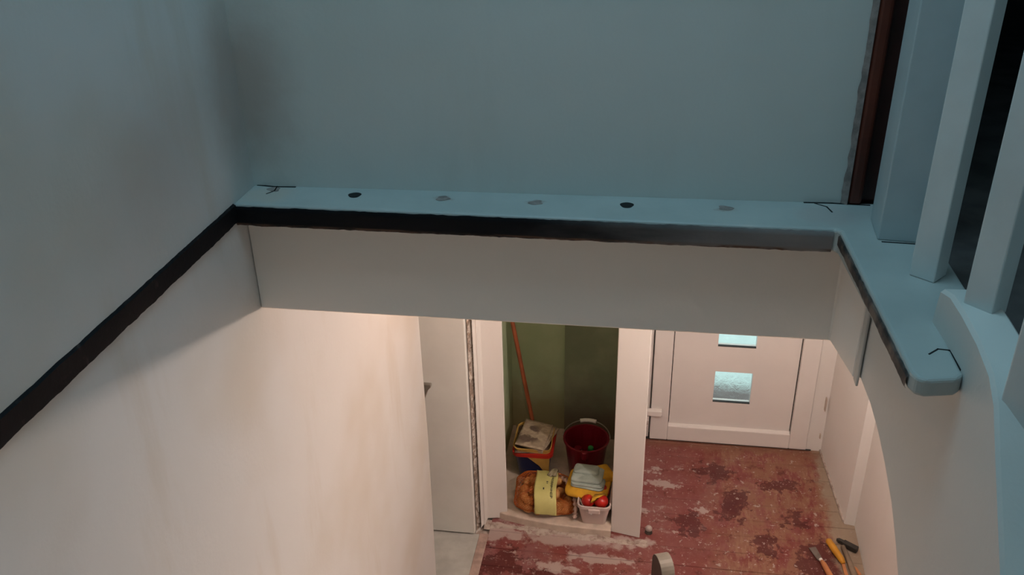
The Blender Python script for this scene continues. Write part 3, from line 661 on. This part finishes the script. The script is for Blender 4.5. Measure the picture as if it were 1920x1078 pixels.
bb = bmesh.new(); R = [[bb.verts.new(shell(2*math.pi*(k + .5*j)/NA, .03 + .94*j/NT, 1.0)) for k in range(NA)] for j in range(NT+1)]
for j in range(NT):
    for k in range(NA):
        k1 = (k+1) % NA
        bb.faces.new((R[j][k], R[j][k1], R[j+1][k])); bb.faces.new((R[j][k1], R[j+1][k1], R[j+1][k]))
bmesh.ops.join_triangles(bb, faces=bb.faces, angle_face_threshold=3.1, angle_shape_threshold=3.1)
net = part('net', bb, MAT['net'], sk); wm = net.modifiers.new('wire', 'WIREFRAME'); wm.thickness = .0026; wm.use_even_offset = False
# paper band over the sack
def band(u, v):
    # u across (x), v from the back over the top to the front base
    yy = sy + .125 - v*.275; x = sx - .062 + .122*u + .020*(v-.5) + .004*math.sin(v*7)
    q = (yy-sy)/HY; h = HZ*(max(0, 1-abs(q)**3.2))**.5*(1 - .42*max(0, (x-sx)/HX)**1.5)
    if v > .93: h = min(h, .10)
    fr_ = max(0, (v-.55)/.45)
    return Vector((x, yy - .016*fr_, CF + .024 + .010*fr_ + max(h, .012 if v > .5 else .05) + .003*mnoise.noise((u*4, v*6, 9))))
bb = grid_face(band, 14, 34); r = bmesh.ops.extrude_face_region(bb, geom=list(bb.faces))
for e in r['geom']:
    if isinstance(e, bmesh.types.BMVert): e.co.z += .0012
lb = part('paper_band', bb, MAT['label'], sk, True)
# blurred print running along the band: illegible strokes
ink = bmesh.new(); v = .36
while v < .86:
    hgt = random.choice((.012, .016, .020)); wv = random.uniform(.008, .014)
    P4 = [band(.80-hgt*4, v), band(.80+hgt*2, v), band(.80+hgt*2, v+wv), band(.80-hgt*4, v+wv)]
    ink.faces.new([ink.verts.new(p + Vector((0, -.0006, .0022))) for p in P4]); v += wv + random.uniform(.006, .012)
for (u0, u1, v0, v1) in ((.52, .60, .50, .53), (.54, .60, .55, .57), (.40, .46, .68, .73)):
    ink.faces.new([ink.verts.new(band(a, c_) + Vector((0, -.0006, .0022))) for a, c_ in ((u0, v0), (u1, v0), (u1, v1), (u0, v1))])
child(obj('print', ink, MAT['ink']), lb)['kind'] = 'stuff'
# gathered pale end of the net, and the tied tuft at the back
fp = [Vector((-.395, 4.045, .158)), Vector((-.352, 4.000, .160)), Vector((-.322, 3.945, .155)), Vector((-.305, 3.890, .140)), Vector((-.298, 3.835, .105)), Vector((-.303, 3.808, .070))]
fpp = [fp[i].lerp(fp[i+1], k/8) for i in range(5) for k in range(8)]
fb = tube(fpp, [.011 + .004*math.sin(i*1.9) for i in range(len(fpp))], 10)
for v in fb.verts: v.co += Vector((1, 1, 1))*.006*mnoise.noise(v.co*70)
part('net_end', fb, MAT['paleplastic'], sk, True)
tf = bmesh.new()
for k in range(9):
    a = .6 + .25*k; tube([(sx+.045, sy+.115, CF+.13), (sx+.035+.012*math.cos(a), sy+.085, CF+.155+.004*math.sin(a)), (sx+.025+.026*math.cos(a), sy+.035+.012*math.sin(k*2), CF+.156+.006*math.sin(k))], [.011, .009, .005], 7, tf)
MAT['tuft'] = plain('translucent_wrap', (.26, .22, .14), .4, .2, 20, .2)
part('tied_end', tf, MAT['tuft'], sk, True)

# ------------------------------------------------------------------ small things on the hall floor
ds = empty('door_stop', (.105, 3.835, 0)); tag(ds, 'small round door stop on the floor beside the white pier', 'door stop')
MAT['knob'] = plain('dusty_knob', (.40, .33, .30), .6, .1, 20, .1); MAT['knobbase'] = plain('dark_rubber', (.06, .05, .04), .7, .1, 20, .1)
part('base', loft([circ(.105, 3.835, .021, 0, 20), circ(.105, 3.835, .019, .014, 20)]), MAT['knobbase'], ds)
part('knob', loft([circ(.105, 3.835, .012, .012, 20), circ(.105, 3.835, .018, .02, 20), circ(.105, 3.835, .019, .032, 20), circ(.105, 3.835, .013, .042, 20), circ(.105, 3.835, .005, .045, 20)]), MAT['knob'], ds, True)

MAT['blade'] = plain('dull_grey_steel', (.20, .17, .15), .5, .15, 30, .1, .6); MAT['black'] = plain('blackened_iron', (.030, .026, .022), .55, .2, 30, .2)
MAT['woodh'] = plain('orange_wood_handle', (.48, .19, .07), .5, .15, 16, .1); MAT['yelh'] = plain('yellow_plastic_handle', (.60, .27, .02), .4, .08, 12, 0)
MAT['greyh'] = plain('grey_brown_wood_handle', (.22, .16, .11), .6, .15, 16, .1)
def V(x, y_, z_): return Vector((x, y_, z_))
# scraper with wooden handle
sc = empty('scraper', (1.0, 3.72, 0)); tag(sc, 'paint scraper with grey blade and thin orange wooden handle', 'scraper')
def flat(p0, p1, w0, w1, z0, th):
    p0 = Vector(p0); p1 = Vector(p1); d = (p1-p0).normalized(); nn = Vector((-d.y, d.x))
    return prism([(p0-nn*w0).to_tuple(), (p1-nn*w1).to_tuple(), (p1+nn*w1).to_tuple(), (p0+nn*w0).to_tuple()], z0, z0+th, 'z', .001, 1)
part('blade', flat((.970, 3.826), (1.000, 3.735), .020, .014, .004, .004), MAT['blade'], sc)
part('ferrule', tube([V(1.000, 3.737, .011), V(1.004, 3.722, .013)], .0095, 12), MAT['pvc'], sc)
part('handle', tube([V(1.004, 3.722, .013), V(1.012, 3.695, .014), V(1.030, 3.62, .016), V(1.042, 3.57, .015)], [.0095, .014, .0155, .010], 12), MAT['woodh'], sc, True)
# yellow-handled chisel
ch = empty('chisel', (1.09, 3.78, 0)); tag(ch, 'chisel with a thick yellow handle lying beside the hammer', 'chisel')
part('handle', tube([V(1.056, 3.880, .020), V(1.060, 3.868, .021), V(1.080, 3.81, .021), V(1.104, 3.742, .019), V(1.112, 3.716, .016)], [.010, .0175, .019, .0165, .010], 14), MAT['yelh'], ch, True)
part('blade', flat((1.110, 3.722), (1.118, 3.57), .0085, .010, .008, .005), MAT['woodh'], ch)
# hammer
hm = empty('hammer', (1.15, 3.78, 0)); tag(hm, 'hammer with black head and grey-brown handle near the right wall', 'hammer')
part('head', box(1.125, 1.205, -.0155, .0155, .006, .036, .004, 2), MAT['black'], hm)
hh = [c_ for c_ in hm.children if c_.name.startswith('head')][0]
for v in hh.data.vertices:
    x, yy = v.co.x-1.165, v.co.y; a = -.62; v.co.x = 1.166 + x*math.cos(a) - yy*math.sin(a); v.co.y = 3.842 + x*math.sin(a) + yy*math.cos(a)
part('claw', prism([(1.118, 3.895), (1.142, 3.880), (1.132, 3.862), (1.110, 3.876), (1.102, 3.890)], .008, .028, 'z', .003, 2), MAT['black'], hm)
part('handle', tube([V(1.128, 3.838, .020), V(1.140, 3.76, .019), V(1.150, 3.66, .018), V(1.158, 3.56, .017)], [.012, .0135, .016, .015], 12), MAT['greyh'], hm, True)
# last handle at the frame edge
fi = empty('file', (1.18, 3.64, 0)); tag(fi, 'thin orange-handled file closest to the right wall', 'file')
part('handle', tube([V(1.160, 3.700, .014), V(1.166, 3.685, .014), V(1.186, 3.62, .014), V(1.196, 3.585, .012)], [.006, .011, .012, .009], 12), MAT['woodh'], fi, True)
part('blade', flat((1.161, 3.698), (1.150, 3.742), .005, .004, .008, .004), MAT['blade'], fi)
